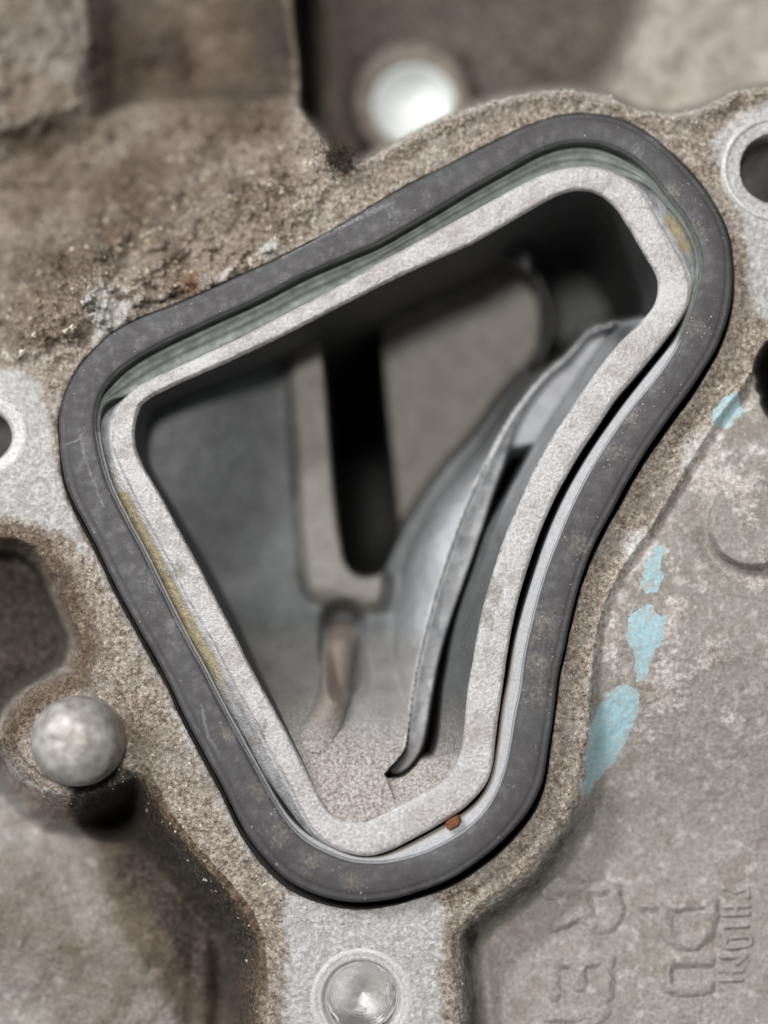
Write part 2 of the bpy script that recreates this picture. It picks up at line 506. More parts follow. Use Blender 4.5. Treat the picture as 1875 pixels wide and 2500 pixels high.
def polar(pts, sm=9):
    c = catmull(pts, 12)
    th = np.arctan2(c[:, 1] - CY, c[:, 0] - CX); r = np.hypot(c[:, 0] - CX, c[:, 1] - CY)
    o = np.argsort(th); th = th[o]; r = r[o]
    th = np.concatenate([th - 2 * np.pi, th, th + 2 * np.pi]); r = np.tile(r, 3)
    R = np.interp(TH, th, r)
    k = np.exp(-np.linspace(-2, 2, 2 * sm + 1) ** 2); k /= k.sum()
    return np.convolve(np.concatenate([R[-sm:], R, R[:sm]]), k, 'valid')


def to_px(r):
    return np.stack([CX + r * np.cos(TH), CY + r * np.sin(TH)], 1)


g_out, g_in, r_out, r_in = (to_px(polar(c)) for c in (G_OUT, G_IN, R_OUT, R_IN))
g_in = np.where((np.hypot(*(g_in - (CX, CY)).T) > np.hypot(*(r_out - (CX, CY)).T) + 5)[:, None], g_in,
                r_out + 5 * np.stack([np.cos(TH), np.sin(TH)], 1))


def normals(c):
    t = np.roll(c, -3, 0) - np.roll(c, 3, 0)
    t /= np.linalg.norm(t, axis=1)[:, None]
    n = np.stack([t[:, 1], -t[:, 0]], 1)
    s = np.sign(((c - (CX, CY)) * n).sum(1).mean())
    return n * s                                  # outward, in pixel axes (v down)


n_go, n_gi, n_ro, n_ri = map(normals, (g_out, g_in, r_out, r_in))


def rail(px, off_n, off, ztop, z):
    """world rail straight below the pixel contour (shifted by off pixels along its normal) seen at height ztop"""
    off = np.asarray(off, float) * np.ones(NT_)
    q = px + off_n * off[:, None]
    p = P(q[:, 0], q[:, 1], ztop)
    p[:, 2] = z
    return p


def amask(*pts):
    """1 near the given pixel spots along the seal (each: u, v, radius)"""
    def f(c):
        m = np.zeros(len(c))
        for (a, b, r) in pts:
            m = np.maximum(m, np.exp(-((c[:, 0] - a) ** 2 + (c[:, 1] - b) ** 2) / r ** 2))
        return m
    return f


# ================================================================== THE CASTING
casting = tag(empty('engine_casting', (0, 0, -0.25)),
              'weathered grey aluminium engine casting with a rounded triangular port, filling the frame', 'engine casting')


def child(o, parent):
    """parent without moving (parents carry only a translation)"""
    o.parent = parent
    if parent.parent is None:
        o.matrix_parent_inverse = Matrix.Translation(-parent.location)
    return o


ZF = -0.22
g = Grid(-270, 2145, -270, 2770, 3.0)
U, V, X, Y = g.u, g.v, g.x, g.y
BGP = [(712,-400),(712,0),(733,150),(738,260),(775,315),(805,350),(830,392),(870,398),(960,345),(1040,300),(1085,278),(1200,237),(1330,213),(1400,212),(1480,226),(1560,262),(1640,272),(1700,262),(1790,217),(1875,203),(2300,185),(2300,-400)]
TRP = [(1590,-400),(1562,0),(1522,100),(1470,230),(1430,420),(2300,420),(2300,-400)]
RECP = [(-300,1310),(0,1322),(36,1326),(80,1344),(105,1373),(127,1420),(155,1485),(184,1547),(186,1583),(170,1633),(127,1662),(72,1691),(33,1727),(14,1763),(0,1790),(-300,1800)]
LLP = [(-400,1775),(0,1800),(50,1870),(110,1935),(200,1965),(290,1930),(340,1895),(389,1994),(458,2085),(533,2165),(590,2235),(618,2300),(626,2400),(622,2500),(620,2900),(-400,2900)]
PLP = [(1140,2900),(1137,2500),(1125,2395),(1120,2291),(1154,2246),(1211,2200),(1297,2137),(1360,2039),(1412,1954),(1429,1879),(1440,1765),(1446,1650),(1455,1560),(1480,1470),(1520,1390),(1580,1306),(1640,1210),(1700,1110),(1750,1030),(1800,967),(1848,896),(1900,840),(2300,640),(2300,2900)]
VOIDP = [(2300,780),(1895,815),(1868,842),(1850,875),(1842,905),(1852,930),(1848,950),(1862,968),(1858,985),(1872,1010),(1895,1040),(2300,1110)]
BOSSP = [(676,2900),(678,2500),(696,2337),(684,2240),(700,2180),(900,2120),(1060,2160),(1098,2230),(1080,2309),(1084,2395),(1091,2500),(1095,2900)]
LBOSS = [(-300,905),(40,890),(100,925),(120,980),(135,1040),(140,1110),(160,1200),(200,1290),(262,1420),(215,1370),(150,1310),(60,1275),(-300,1250)]
URB = [(2300,215),(1880,232),(1800,258),(1755,305),(1730,350),(1740,410),(1775,470),(1800,540),(1812,620),(1815,700),(1835,760),(1860,790),(2300,740)]
BLKA = [(-400,-400),(205,-400),(203,0),(213,130),(228,245),(200,290),(90,330),(0,345),(-400,350)]
BLKB = [(205,-400),(712,-400),(712,0),(733,150),(736,245),(640,262),(430,262),(330,275),(235,300),(222,130)]
DISC = [(1840 + 113 * math.cos(a), 1280 + 112 * math.sin(a)) for a in np.linspace(0, 2 * math.pi, 40, endpoint=False)]
PAINTS = [
    [(1509,1679),(1549,1674),(1561,1696),(1555,1742),(1532,1793),(1498,1862),(1475,1891),(1452,1913),(1422,1952),(1420,1935),(1435,1896),(1432,1839),(1440,1782),(1458,1736),(1483,1696)],
    [(1572,1479),(1589,1482),(1601,1504),(1624,1510),(1618,1556),(1598,1590),(1584,1636),(1570,1660),(1552,1668),(1555,1650),(1549,1602),(1532,1556),(1541,1510)],
    [(1601,1338),(1618,1335),(1618,1378),(1604,1436),(1584,1440),(1572,1401),(1584,1361)],
    [(1750,995),(1801,955),(1806,1000),(1778,1046),(1738,1046),(1745,1015)]]

sBG, sTR, sREC, sLL, sPL = (g.sd(p) for p in (BGP, TRP, RECP, LLP, PLP))
sVOID, sBOSS, sLB, sUR, sBA, sBB, sDISC = (g.sd(p) for p in (VOIDP, BOSSP, LBOSS, URB, BLKA, BLKB, DISC))
gap = 0.2 + 17 * ss(0.1, 0.9, n_go[:, 1]) + 5 * ss(0.3, 1.0, n_go[:, 0]) * (g_out[:, 1] > 600) + 3 * ss(0.5, 0.9, -n_go[:, 0]) * (g_out[:, 1] > 1080)
gap = np.convolve(np.concatenate([gap[-20:], gap, gap[:20]]), np.ones(41) / 41, 'valid')
gap = gap + 2.0 * fbm(np.cos(TH) * 3, np.sin(TH) * 3, 0.25, 4, 5)
gap = np.maximum(gap, -2.0)
lip = g_out + n_go * gap[:, None]                 # inner edge of the flange round the seal
sLIP = g.sd(lip[::4])

# broad noises
n1 = fbm(X, Y, 1.3, 4, 1); n2 = fbm(X, Y, 0.35, 4, 2); n3 = fbm(X, Y, 0.09, 3, 3); n4 = vn(X, Y, 0.034, 4)
wob = 7 * fbm(X, Y, 0.25, 4, 9)                     # pixel wobble of all cast edges

# --- heights
z = np.full(U.shape, ZF)
mUL = (1 - ss(640, 900, U)) * (1 - ss(820, 960, V + 0.15 * U))
z = z - mUL * (1.25 * ss(60, 450, sLIP) + 0.03)
z = z + mUL * 0.16 * (1 - ss(0.55, 1.05, np.hypot((U - 85) / 220, (V - 660) / 190)))
z = z - mUL * 0.10 * np.exp(-((np.hypot((U - 85) / 220, (V - 660) / 190) - 1.03) / 0.10) ** 2) * ss(60, 200, U)
z = z + 0.22 * mUL * g.blob(600, 330, 260, 0.1, 0.35) - 0.12 * mUL * g.blob(560, 560, 120, -0.4, 0.5) + 0.06 * g.blob(275, 745, 70, -0.5, 0.6)
# blocks at the upper left
eb = sBB + wob
z = lerp(z, -2.3 + 0.55 * n1 + 0.5 * ss(450, 700, U) * ss(60, 230, V) - 0.0006 * (260 - V), 1 - ss(-70, 25, eb))
ea = sBA + wob
z = lerp(z, -1.35 + 0.2 * n1 - 0.0012 * (250 - V), 1 - ss(-38, 12, ea))
# flange edge and the space behind it
eg = sBG + 0.5 * wob
zbg = -3.3 + 0.25 * n1
zbg = zbg - 1.6 * np.exp(-((U - 742) / 30) ** 2) * (V < 300)
dB = np.hypot(U - 1005, V - 250)
zbg = lerp(zbg, -2.75, 1 - ss(135, 168, dB))
zbg = lerp(zbg, -1.7 + 0.12 * n1 + 0.05 * n2, 1 - ss(-30, 25, sTR + 2 * wob))
z = z + 0.05 * (1 - ss(0, 40, np.abs(eg - 18))) * (eg > -5)
z = lerp(z, zbg, 1 - ss(-10, 7, eg))
z = np.where(eg > 0, z - 0.07 * (1 - ss(0, 22, eg)), z)
# recess, low web, plate
z = lerp(z, -1.25 + 0.12 * n1 + 0.05 * n2, 1 - ss(-34, 16, sREC + 1.2 * wob))
zll = -1.05 + 0.12 * n1 - 0.35 * np.exp(-(sLL / 150) ** 2) + 0.12 * np.exp(-((U - 505) / 26) ** 2) * ss(2200, 2330, V) - 0.25 * ss(400, 560, U) * ss(2150, 2300, V)
zll = zll - 1.3 * (1 - ss(50, 112, np.hypot(U - 272, (V - 1962) * 1.1) + wob))
z = lerp(z, zll, 1 - ss(-95, 18, sLL + 1.2 * wob))
step = 0.05 + 0.55 * ss(1520, 2120, V)
wid = 14 + 34 * ss(1550, 2050, V)
zpl = ZF - step + 0.02 * n1
zpl = zpl - 0.18 * np.exp(-((sPL + 40) / 40) ** 2) * ss(2050, 2260, V)
z = lerp(z, zpl, 1 - ss(-1, 1, (sPL + 0.8 * wob + 0.5 * wid) / wid * 1.0))
z = z + 0.035 * np.exp(-((sPL - 6) / 9) ** 2) * (1 - ss(1500, 1900, V)) - 0.022 * np.exp(-((sPL + 16) / 12) ** 2) * (1 - ss(1500, 1900, V))
z = z + 0.13 * (1 - ss(-16, 5, sDISC + 0.4 * wob)) - 0.06 * np.exp(-((sDISC - 18) / 16) ** 2) * ss(1280, 1340, V)
z = lerp(z, -4.2, 1 - ss(-12, 5, sVOID + 0.6 * wob))
# bosses at the three bolt holes
HOLES = {'bottom': (882, 2441, 90), 'left': (-35, 1065, 60), 'right': (1892, 411, 76)}
for (hu, hv, hr) in HOLES.values():
    d = np.hypot(U - hu, V - hv)
    z = lerp(z, ZF + 0.015, 1 - ss(hr * 1.35, hr * 2.0, d))
pin_u, pin_v = 150, 1785
dp = np.hypot(U - pin_u, V - pin_v)
z = np.where(dp < 185, np.maximum(z, lerp(-1.5, -0.16, 1 - ss(112, 178, dp + wob))), z)

clean = np.maximum.reduce([1 - ss(-55, 45, sBOSS), 1 - ss(-60, 45, sLB), 0.95 * (1 - ss(-70, 50, sUR))])
for (hu, hv, hr) in HOLES.values():
    clean = np.maximum(clean, 1 - ss(hr * 1.5, hr * 2.1, np.hypot(U - hu, V - hv)))
clean = np.maximum(clean, 0.48 * (1 - ss(0, 60, sLIP)) * ss(1100, 1250, V) * (U < 700))
inBG = 1 - ss(-8, 6, eg)
low = np.clip(1 - ss(-60, 10, sLL) + 1 - ss(-20, 5, sREC), 0, 1)
z = z + clean * (0.010 * n2 + 0.007 * n3)
rough_amp = (0.75 + 0.5 * mUL) * (1 - 0.72 * clean) * (1 - 0.6 * (1 - ss(-30, 0, sPL))) * (1 - 0.8 * inBG) * (1 - 0.4 * low)
z = z + rough_amp * (0.022 * n2 + 0.016 * n3 + 0.010 * n4) + mUL * (0.12 * n2 + 0.06 * n3 - 0.10 * np.abs(fbm(X, Y, 0.6, 4, 61))) + low * 0.05 * n2
lump = np.clip(fbm(X, Y, 0.17, 3, 71) - 0.02, 0, 1) * np.clip(mUL * (1 - ss(150, 330, sLIP)) + 0.5 * (1 - ss(0, 60, eg)) * (eg > 0) * (U > 800), 0, 1)
z = z + 0.21 * lump
crust = np.clip(1.1 * g.blob(272, 735, 80, -0.35, 0.55) + 0.9 * g.blob(250, 800, 45, -0.8, 0.6) + g.blob(655, 612, 40, -0.5, 0.5) + g.blob(545, 668, 40, -0.5, 0.35) , 0, 1)
crust = crust * np.clip(0.75 + 1.6 * n2 + 0.4 * n3, 0, 1.4)
z = z + 0.07 * crust * (0.5 + n3)
crack = np.exp(-(g.ud([(330, 748), (368, 742), (400, 738), (430, 722), (448, 716)]) / 6) ** 2)
z = z - 0.09 * crack

for (hu, hv, hr) in HOLES.values():
    z = lerp(z, ZF + 0.008, 1 - ss(hr * 1.35, hr * 1.75, np.hypot(U - hu, V - hv)))

# --- surface masks
grime_shade = np.zeros(U.shape)
grime_shade = np.maximum(grime_shade, inBG * (0.62 - 0.2 * (1 - ss(120, 175, dB))) * ss(-10, 25, sTR + 2 * wob))
grime_shade = np.maximum(grime_shade, 0.92 * np.exp(-((U - 735) / 26) ** 2) * (V < 330) * (eg < 4))  # shade of the gap beside the block painted in
grime_shade = np.maximum(grime_shade, (1 - ss(-30, 5, sREC)) * (0.78 + 0.2 * n1))
grime_shade = np.maximum(grime_shade, 1.25 * (1 - ss(60, 130, np.hypot(U - 268, (V - 1958) * 1.1))))  # pin's cast shadow painted dark over its hollow
grime_shade = np.maximum(grime_shade, 0.74 * np.clip(1.1 * g.blob(410, 2110, 220, 0.95, 0.7) + g.blob(540, 2330, 220, 1.4, 0.5) + 0.35 * n2, 0, 1) * (sLL < 10))
grime_shade = np.maximum(grime_shade, 0.55 * np.exp(-((sPL + 20) / 26) ** 2) * ss(1880, 2080, V))  # darker along the lower step
grime_shade = np.maximum(grime_shade, 0.85 * np.exp(-(np.hypot((U - 1150) / 26, (V - 2290) / 60)) ** 2))
grime_shade = np.maximum(grime_shade, (1 - ss(-8, 6, sVOID)))  # side opening darkened all over
grime_shade = np.maximum(grime_shade, (1 - ss(-30, 10, eb)) * (0.42 + 0.5 * n1 + 0.2 * n2))
grime_shade = np.maximum(grime_shade, 0.55 * np.exp(-((sBA - 12) / 18) ** 2) * (V < 280) * (U > 150))  # raised block's cast shadow painted along its right side
grime_shade = np.maximum(grime_shade, 0.36 * mUL * (n2 > 0.15) + 0 * U)
grime_shade = np.maximum(grime_shade, 1.1 * crack)
grime_shade = np.maximum(grime_shade, 0.5 * (1 - ss(0, 9, sLIP)) * ss(1100, 1300, V) * (U < 640))
pale = np.zeros(U.shape)
pale = np.maximum(pale, np.clip(g.blob(1640, 1240, 190, -0.95, 0.5) + g.blob(1800, 1130, 120) + 0.9 * g.blob(1640, 1420, 90) + 0.7 * g.blob(1780, 1720, 110) + 0.7 * g.blob(1510, 1560, 120, -1.3, 0.3), 0, 1) * (0.64 + 0.8 * n2))
pale = np.maximum(pale, (1 - ss(-10, 40, sPL)) * (0.30 + 0.30 * n1 + 0.35 * n2) * (1 - 0.45 * ss(1500, 2300, V)))
pale = np.maximum(pale, (1 - ss(0, 30, ea)) * (0.36 + 0.3 * n1 + 0.4 * n2))
pale = np.maximum(pale, 1.3 * crust)
pale = np.maximum(pale, 0.50 * np.exp(-((eg - 10) / 12) ** 2) * (U > 830))  # lit flange edge painted as a pale line
pale = np.maximum(pale, 0.48 * np.exp(-((sPL - 4) / 14) ** 2) * (V > 1000))
pale = np.maximum(pale, 0.42 * (1 - ss(0, 40, sLIP)) * (V > 1300) * (U < 700))
pale = np.maximum(pale, 0.50 * np.exp(-((dp - 150) / 16) ** 2) * (U < 200))
pale = np.maximum(pale, 0.55 * (1 - ss(-30, 10, sLL)) * (0.3 + 0.6 * n1) * (1 - ss(150, 420, U)))
film = np.zeros(U.shape)
film = np.maximum(film, 1 - ss(-40, 30, sPL))
film = np.maximum(film, 1 - ss(-90, -10, sLL))
film = np.maximum(film, 0.5 * (1 - ss(-20, 20, ea)))
grime_shade = np.maximum(grime_shade, (1 - ss(-20, 10, ea)) * (0.30 + 0.45 * n2))
film = np.maximum(film, 0.30 * (1 - ss(-20, 20, eb)))
tan = inBG * (1 - ss(-40, 15, sTR + 2 * wob))
rust = 0.36 * mUL * (fbm(X, Y, 0.5, 4, 31) > 0.1) + 0.55 * g.blob(470, 690, 26) + 0.6 * g.blob(265, 580, 40, 0.8, 0.5)

# --- which piece each face belongs to
lab = np.zeros(U.shape, int)                          # 0 flange
lab[(mUL > 0.5) & (sLIP > 70)] = 1                    # shoulder
lab[eb < -10] = 2; lab[ea < -10] = 3                  # blocks
lab[(eg < 0)] = 4                                     # space behind
lab[(eg < 0) & (dB < 168)] = 5
lab[(eg < 0) & (sTR + 2 * wob < 0)] = 6
lab[sREC + wob < -4] = 7
lab[sLL + wob < -20] = 8
lab[sPL + wob < -5] = 9
lab[sBOSS < 0] = 10; lab[sLB < 0] = 11; lab[(sUR < 0) & (eg > 0)] = 12
lab[dp < 150] = 16
for k, p in enumerate(PAINTS):
    sp = g.sd(p)
    lab[sp + (1.3 if k < 2 else 2.4) * (0.6 * wob + 5 * n3) < 0] = 20 + k
lab[(sDISC < 0)] = 14
lab[sVOID + 0.6 * wob < 0] = 15

keep = sLIP > -0.75 * g.step
for (hu, hv, hr) in HOLES.values():
    keep &= np.hypot(U - hu, V - hv) > hr * 1.12
keep &= ~((dB < 98) & (eg < 0))
# snap the cut border to the lip
gy, gx = np.gradient(sLIP, g.step)
sn = np.where(np.abs(sLIP) < 0.8 * g.step, sLIP, 0)
US = U - sn * gx; VS = V - sn * gy
z = np.where(sLIP < 8, z - 0.03 * (1 - ss(-2, 8, sLIP)) * ss(700, 1200, V), z)
WP = P(US, VS, z)
stain = 0.12 + 0.30 * n1 + 0 * U
stain = np.maximum(stain, mUL * (0.46 + 0.45 * n1 + 0.30 * n2))
stain = np.maximum(stain, (1 - ss(-30, 10, eb)) * (0.70 + 0.5 * n1))
stain = np.maximum(stain, 0.45 * (1 - ss(-20, 10, ea)) * (1 + n1))
stain = np.maximum(stain, 1.1 * np.clip(1.2 * g.blob(410, 2130, 250, 0.95, 0.75) + 1.1 * g.blob(520, 2360, 240, 1.4, 0.55) + 0.25 * n2, 0, 1) * (sLL < 30))
stain = np.maximum(stain, (1 - ss(-30, 0, sLL)) * (0.22 + 0.7 * n1))
stain = np.maximum(stain, 0.75 * np.exp(-((sREC - 25) / 45) ** 2) * (sREC > -10))
stain = np.maximum(stain, 0.6 * g.blob(330, 1780, 110, 1.0, 0.6))
stain = np.maximum(stain, (1 - ss(-30, 0, sPL)) * (0.14 + 0.5 * n1 + 0.25 * n2))
stain = np.maximum(stain, 0.5 * np.exp(-((sPL + 18) / 22) ** 2) * (V > 950) * (V < 1650) * (0.7 + n2))
stain = stain * (1 - 0.8 * clean) * (1 - np.clip(crust * 1.5, 0, 1))
clean = clean * (0.92 + 0.25 * n2)
mCf = np.stack([stain, 0 * U, 0 * U], -1).reshape(-1, 3)
maskA = np.stack([clean, grime_shade, pale], -1); maskB = np.stack([film, tan, rust], -1)
nv, nu = U.shape
idx = np.arange(nv * nu).reshape(nv, nu)
quad = np.stack([idx[:-1, :-1], idx[1:, :-1], idx[1:, 1:], idx[:-1, 1:]], -1).reshape(-1, 4)
kq = keep.ravel()[quad].all(1)
lq = np.maximum.reduce([lab.ravel()[quad[:, k]] for k in range(4)])
WPf = WP.reshape(-1, 3); mAf = maskA.reshape(-1, 3); mBf = maskB.reshape(-1, 3)


def piece(name, sel, mat, parent, WPf=WPf, quad=quad, mA=mAf, mB=mBf, mC=None):
    f = quad[sel]
    ids, inv = np.unique(f, return_inverse=True)
    o = mesh_obj(name, WPf[ids], inv.reshape(-1, 4), mat, None, True, {'maskA': mA[ids], 'maskB': mB[ids], 'maskC': (mCf if mC is None else mC)[ids]})
    return child(o, parent)


parts = {}
for k, name in ((0, 'flange'), (1, 'shoulder'), (2, 'recessed_block'), (3, 'raised_block'), (4, 'rear_cavity'), (5, 'rear_boss'),
                (6, 'rear_wall'), (7, 'side_pocket'), (8, 'lower_web'), (9, 'marked_plate'), (10, 'bolt_boss'), (11, 'bolt_boss'), (12, 'bolt_boss'),
                (15, 'side_opening'), (16, 'pin_boss')):
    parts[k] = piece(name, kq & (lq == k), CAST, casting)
piece('raised_disc', kq & (lq == 14), CAST, parts[9])
parts[4]['label'] = 'dark dirty hollow behind the upper edge of the flange'
parts[10]['label'] = 'clean bright boss with a drilled blind hole below the seal'
parts[11]['label'] = 'clean bright boss at the left edge of the frame'
parts[12]['label'] = 'clean bright boss with a bored hole at the upper right'
for k in range(4):
    a = mAf.copy()
    a[:, 0] = np.clip((0.30, 0.40, 0.85, 1.0)[k] + 0.9 * np.exp(-(g.sd(PAINTS[k]).ravel() / 9) ** 2), 0, 1)
    piece('paint_mark', kq & (lq == 20 + k), PAINT, parts[9], mA=a)['label'] = (
        'large pale blue paint dab running down to the step', 'pale blue paint dab above the large one',
        'worn blue paint trace', 'faint blue paint trace near the right edge')[k]

# --- bolt holes
for key, par in (('bottom', 10), ('left', 11), ('right', 12)):
    hu, hv, hr = HOLES[key]
    c = P(hu, hv, ZF); r = hr / 250.0
    zt = ZF + 0.022
    if key == 'bottom':
        prof = [(r * 1.40, zt - 0.016), (r * 1.30, zt - 0.009), (r * 1.22, zt - 0.008), (r * 1.19, zt - 0.016), (r * 1.12, zt - 0.010), (r * 1.05, zt - 0.02), (r, zt - 0.06), (r * 0.985, zt - 0.16),
                (r * 0.975, zt - 0.26), (r * 0.95, zt - 0.275)] + [(r * 0.94 * (1 - t), zt - 0.28 - 0.28 * t) for t in np.linspace(0, 0.995, 14)]
    elif key == 'right':
        prof = [(r * 1.80, zt - 0.03), (r * 1.72, zt), (r * 1.60, zt + 0.01), (r * 1.55, zt - 0.02), (r * 1.30, zt - 0.11), (r * 1.26, zt - 0.10), (r * 1.22, zt - 0.14), (r * 1.02, zt - 0.20), (r, zt - 0.26), (r * 0.985, zt - 0.6), (r * 0.99, zt - 0.66), (r * 0.975, zt - 0.72), (r * 0.99, zt - 0.8), (r * 0.975, zt - 0.87), (r * 0.985, zt - 2.7), (0.002, zt - 3.0)]
    else:
        prof = [(r * 1.72, zt - 0.016), (r * 1.60, zt - 0.008), (r * 1.50, zt - 0.004), (r * 1.45, zt - 0.010), (r * 1.25, zt - 0.006), (r * 1.12, zt - 0.02), (r, zt - 0.10), (r * 0.98, zt - 2.9), (0.002, zt - 3.1)]
    v, f = lathe(0, 0, prof, 128, 0.004, 7)
    o = mesh_obj('bolt_hole', v, f, TURNED)
    o.location = (c[0], c[1], 0)
    child(o, parts[par])
# blurred bright hole in the boss behind
c = P(1012, 256, -2.72)
v, f = lathe(0, 0, [(0.48, -0.06), (0.46, -0.025), (0.445, -0.03), (0.42, -0.10), (0.38, -0.20), (0.28, -0.28), (0.14, -0.33), (0.002, -0.35)], 72)
o = mesh_obj('bright_bore', v, f, BRIGHT); o.location = c; child(o, parts[5])

# --- locating pin with a domed end
pc = P(177, 1811, 0.30)
r = 0.43
prof = [(r * 1.04, -1.9), (r * 1.03, -0.55), (r * 1.02, -0.30), (r * 0.99, -0.22), (r * 0.985, -0.12)] + [(r * 0.97 * math.cos(t), -0.10 + r * 0.72 * math.sin(t)) for t in np.linspace(0.12, math.pi / 2 - 0.01, 16)]
v, f = lathe(0, 0, prof, 96, 0.004, 3)
v[:, 2] += 0.020 * vn(v[:, 0], v[:, 1], 0.22, 3) + 0.006 * vn(v[:, 0], v[:, 1], 0.08, 4)
o = mesh_obj('locating_pin', v, f, PIN); o.location = pc; child(o, casting)
o['label'] = 'stubby round pin with a dented dome end'

# --- raised lettering on the plate (worn, lying on its side) ------------------------------------------------
LET = [
    [18, 0.065, [[(1350,2170),(1500,2165)], [(1500,2170),(1506,2225),(1492,2258),(1462,2262),(1438,2248),(1428,2215),(1426,2175)], [(1426,2222),(1355,2258)]]],
    [18, 0.060, [[(1342,2346),(1486,2342)], [(1350,2348),(1350,2430)], [(1412,2348),(1412,2405)], [(1480,2346),(1482,2432)]]],
    [18, 0.055, [[(1332,2480),(1474,2476)], [(1470,2478),(1340,2570)], [(1336,2572),(1474,2568)]]],
    [19, 0.075, [[(1572,2208),(1736,2204)], [(1736,2208),(1734,2260),(1708,2296),(1668,2302),(1634,2284),(1622,2250),(1622,2210)]]],
    [18, 0.070, [[(1728,2344),(1640,2346),(1626,2366),(1626,2398),(1640,2416),(1728,2412)]]],
    [7, 0.045, [[(1768,2168),(1796,2178),(1826,2168)], [(1826,2168),(1826,2190)]]],
    [7, 0.045, [[(1768,2214),(1828,2211)], [(1797,2213),(1797,2232)], [(1768,2234),(1828,2231)]]],
    [7, 0.045, [[(1770,2264),(1826,2260)]]],
    [7, 0.045, [[(1772,2290),(1828,2288),(1828,2308),(1772,2312),(1772,2290)]]],
    [7, 0.045, [[(1762,2336),(1822,2334)], [(1822,2334),(1800,2352)]]],
    [7, 0.045, [[(1756,2372),(1812,2370)], [(1784,2371),(1784,2392)], [(1756,2394),(1812,2392)]]],
]
zi_fun = lambda u, v: ZF - (0.05 + 0.55 * ss(1520, 2120, v)) + 0.02 * fbm((u - W / 2) / 250, (H / 2 - v) / 250, 1.3, 4, 1)
for k, (hw, hh, strokes) in enumerate(LET):
    pts = np.array([p for s in strokes for p in s], float)
    m = hw * 1.9
    lg = Grid(pts[:, 0].min() - m, pts[:, 0].max() + m, pts[:, 1].min() - m, pts[:, 1].max() + m, 2.0, 1)
    d = np.minimum.reduce([seg_dist(catmull(s, 6, False) if len(s) > 3 else s, lg.u, lg.v, False) for s in strokes])
    d = d + 0.28 * hw * fbm(lg.x, lg.y, 0.13, 3, 40 + k)
    prof = 1 - ss(hw * 0.25, hw * 1.55, d)
    zz = zi_fun(lg.u, lg.v) - 0.012 + (hh * 0.52 + 0.014) * prof * (1 + 0.45 * fbm(lg.x, lg.y, 0.2, 3, 60 + k)) + 0.006 * fbm(lg.x, lg.y, 0.08, 3, 80)
    wp = P(lg.u, lg.v, zz).reshape(-1, 3)
    a, b = lg.u.shape; ii = np.arange(a * b).reshape(a, b)
    q = np.stack([ii[:-1, :-1], ii[1:, :-1], ii[1:, 1:], ii[:-1, 1:]], -1).reshape(-1, 4)
    ok = (prof.ravel()[q] > 0.02).any(1)
    mA = np.zeros((a * b, 3)); mB = np.zeros((a * b, 3)); mB[:, 0] = 1.0
    mA[:, 2] = 0.35 * prof.ravel()
    piece('raised_letter', ok, CAST, parts[9], wp, q, mA, mB, 0 * mA + 0.2)

# ================================================================== THE PORT
ZR = -0.07                                            # top of the rim
# groove: shade of the gap painted black outside the seal, grey inside it
rails = [rail(lip, n_go, 6, ZF, ZF - 0.10), rail(lip, n_go, 1, ZF, ZF - 0.09), rail(lip, n_go, 0, ZF, -1.0), rail(g_in, n_gi, 0, 0, -1.0), rail(r_in, n_ri, 8, ZR, -1.0)]
v, f = loft(rails)
child(mesh_obj('seal_groove', v, f, GROOVEM), casting)
# rim: where the seal sits off centre its flank leans out and shows; on the right it is upright
perp = np.abs(((g_in - r_out) * n_ro).sum(1))
wl = ss(0.25, 0.7, -n_ro[:, 0]) * ss(960, 1040, r_out[:, 1])              # left side
wu = ss(0.45, 0.85, n_ro[:, 0]) * (1 - ss(690, 750, r_out[:, 1])) * ss(430, 480, r_out[:, 1])   # upper right corner
lean = 2 + (perp - 9) * np.clip(wl + wu, 0, 1)
lean = np.convolve(np.concatenate([lean[-12:], lean, lean[:12]]), np.ones(25) / 25, 'valid')
jit = 0.9 * fbm(np.cos(TH) * 9, np.sin(TH) * 9, 0.35, 4, 77)
jit2 = 1.0 * fbm(np.cos(TH) * 9, np.sin(TH) * 9, 0.2, 4, 78)
rails, key = [], []
def add(px, n, off, z, k):
    rails.append(rail(px, n, off, ZR, z)); key.append(k)
add(r_out, n_ro, lean + 1, -1.0, 2)
add(r_out, n_ro, lean + 0.5, -0.24, 2)
add(r_out, n_ro, lean * 0.86 + 0.5, -0.195, 0)
add(r_out, n_ro, lean * 0.55 + 0.5, -0.165, 0)
add(r_out, n_ro, lean * 0.30 + 0.5, -0.135, 0)
add(r_out, n_ro, lean * 0.20 + 0.5, ZR - 0.05, 3)
add(r_out, n_ro, 1.0 + jit, ZR - 0.045, 1)
add(r_out, n_ro, -2 + jit, ZR - 0.022, 1)
add(r_out, n_ro, -6 + jit, ZR - 0.005, 1)
for t in np.linspace(0.12, 0.88, 9):
    q = r_out * (1 - t) + r_in * t
    p = P(q[:, 0], q[:, 1], ZR); p[:, 2] = ZR + 0.006 * math.sin(math.pi * t) + 0.006 * fbm(p[:, 0], p[:, 1], 0.09, 3, 55)
    rails.append(p); key.append(1)
add(r_in, n_ri, 3.5 + jit2, ZR - 0.004, 1)
add(r_in, n_ri, 0.5 + jit2, ZR - 0.02, 1)
add(r_in, n_ri, -2 + jit2, ZR - 0.06, 1)
v, f = loft(rails)
nr = len(rails)
px_all = np.vstack([r_out] * nr)
yel = np.zeros(nr * NT_); dirt = np.zeros(nr * NT_); burn = np.zeros(nr * NT_)
yl = amask((300, 1230, 70), (345, 1330, 90), (400, 1440, 90), (450, 1540, 90), (495, 1620, 70), (320, 1280, 60), (370, 1385, 60), (425, 1490, 60), (472, 1580, 60), (1625, 560, 26), (1645, 605, 22), (1240, 1620, 60), (1228, 1720, 70), (1222, 1800, 60))(r_out)
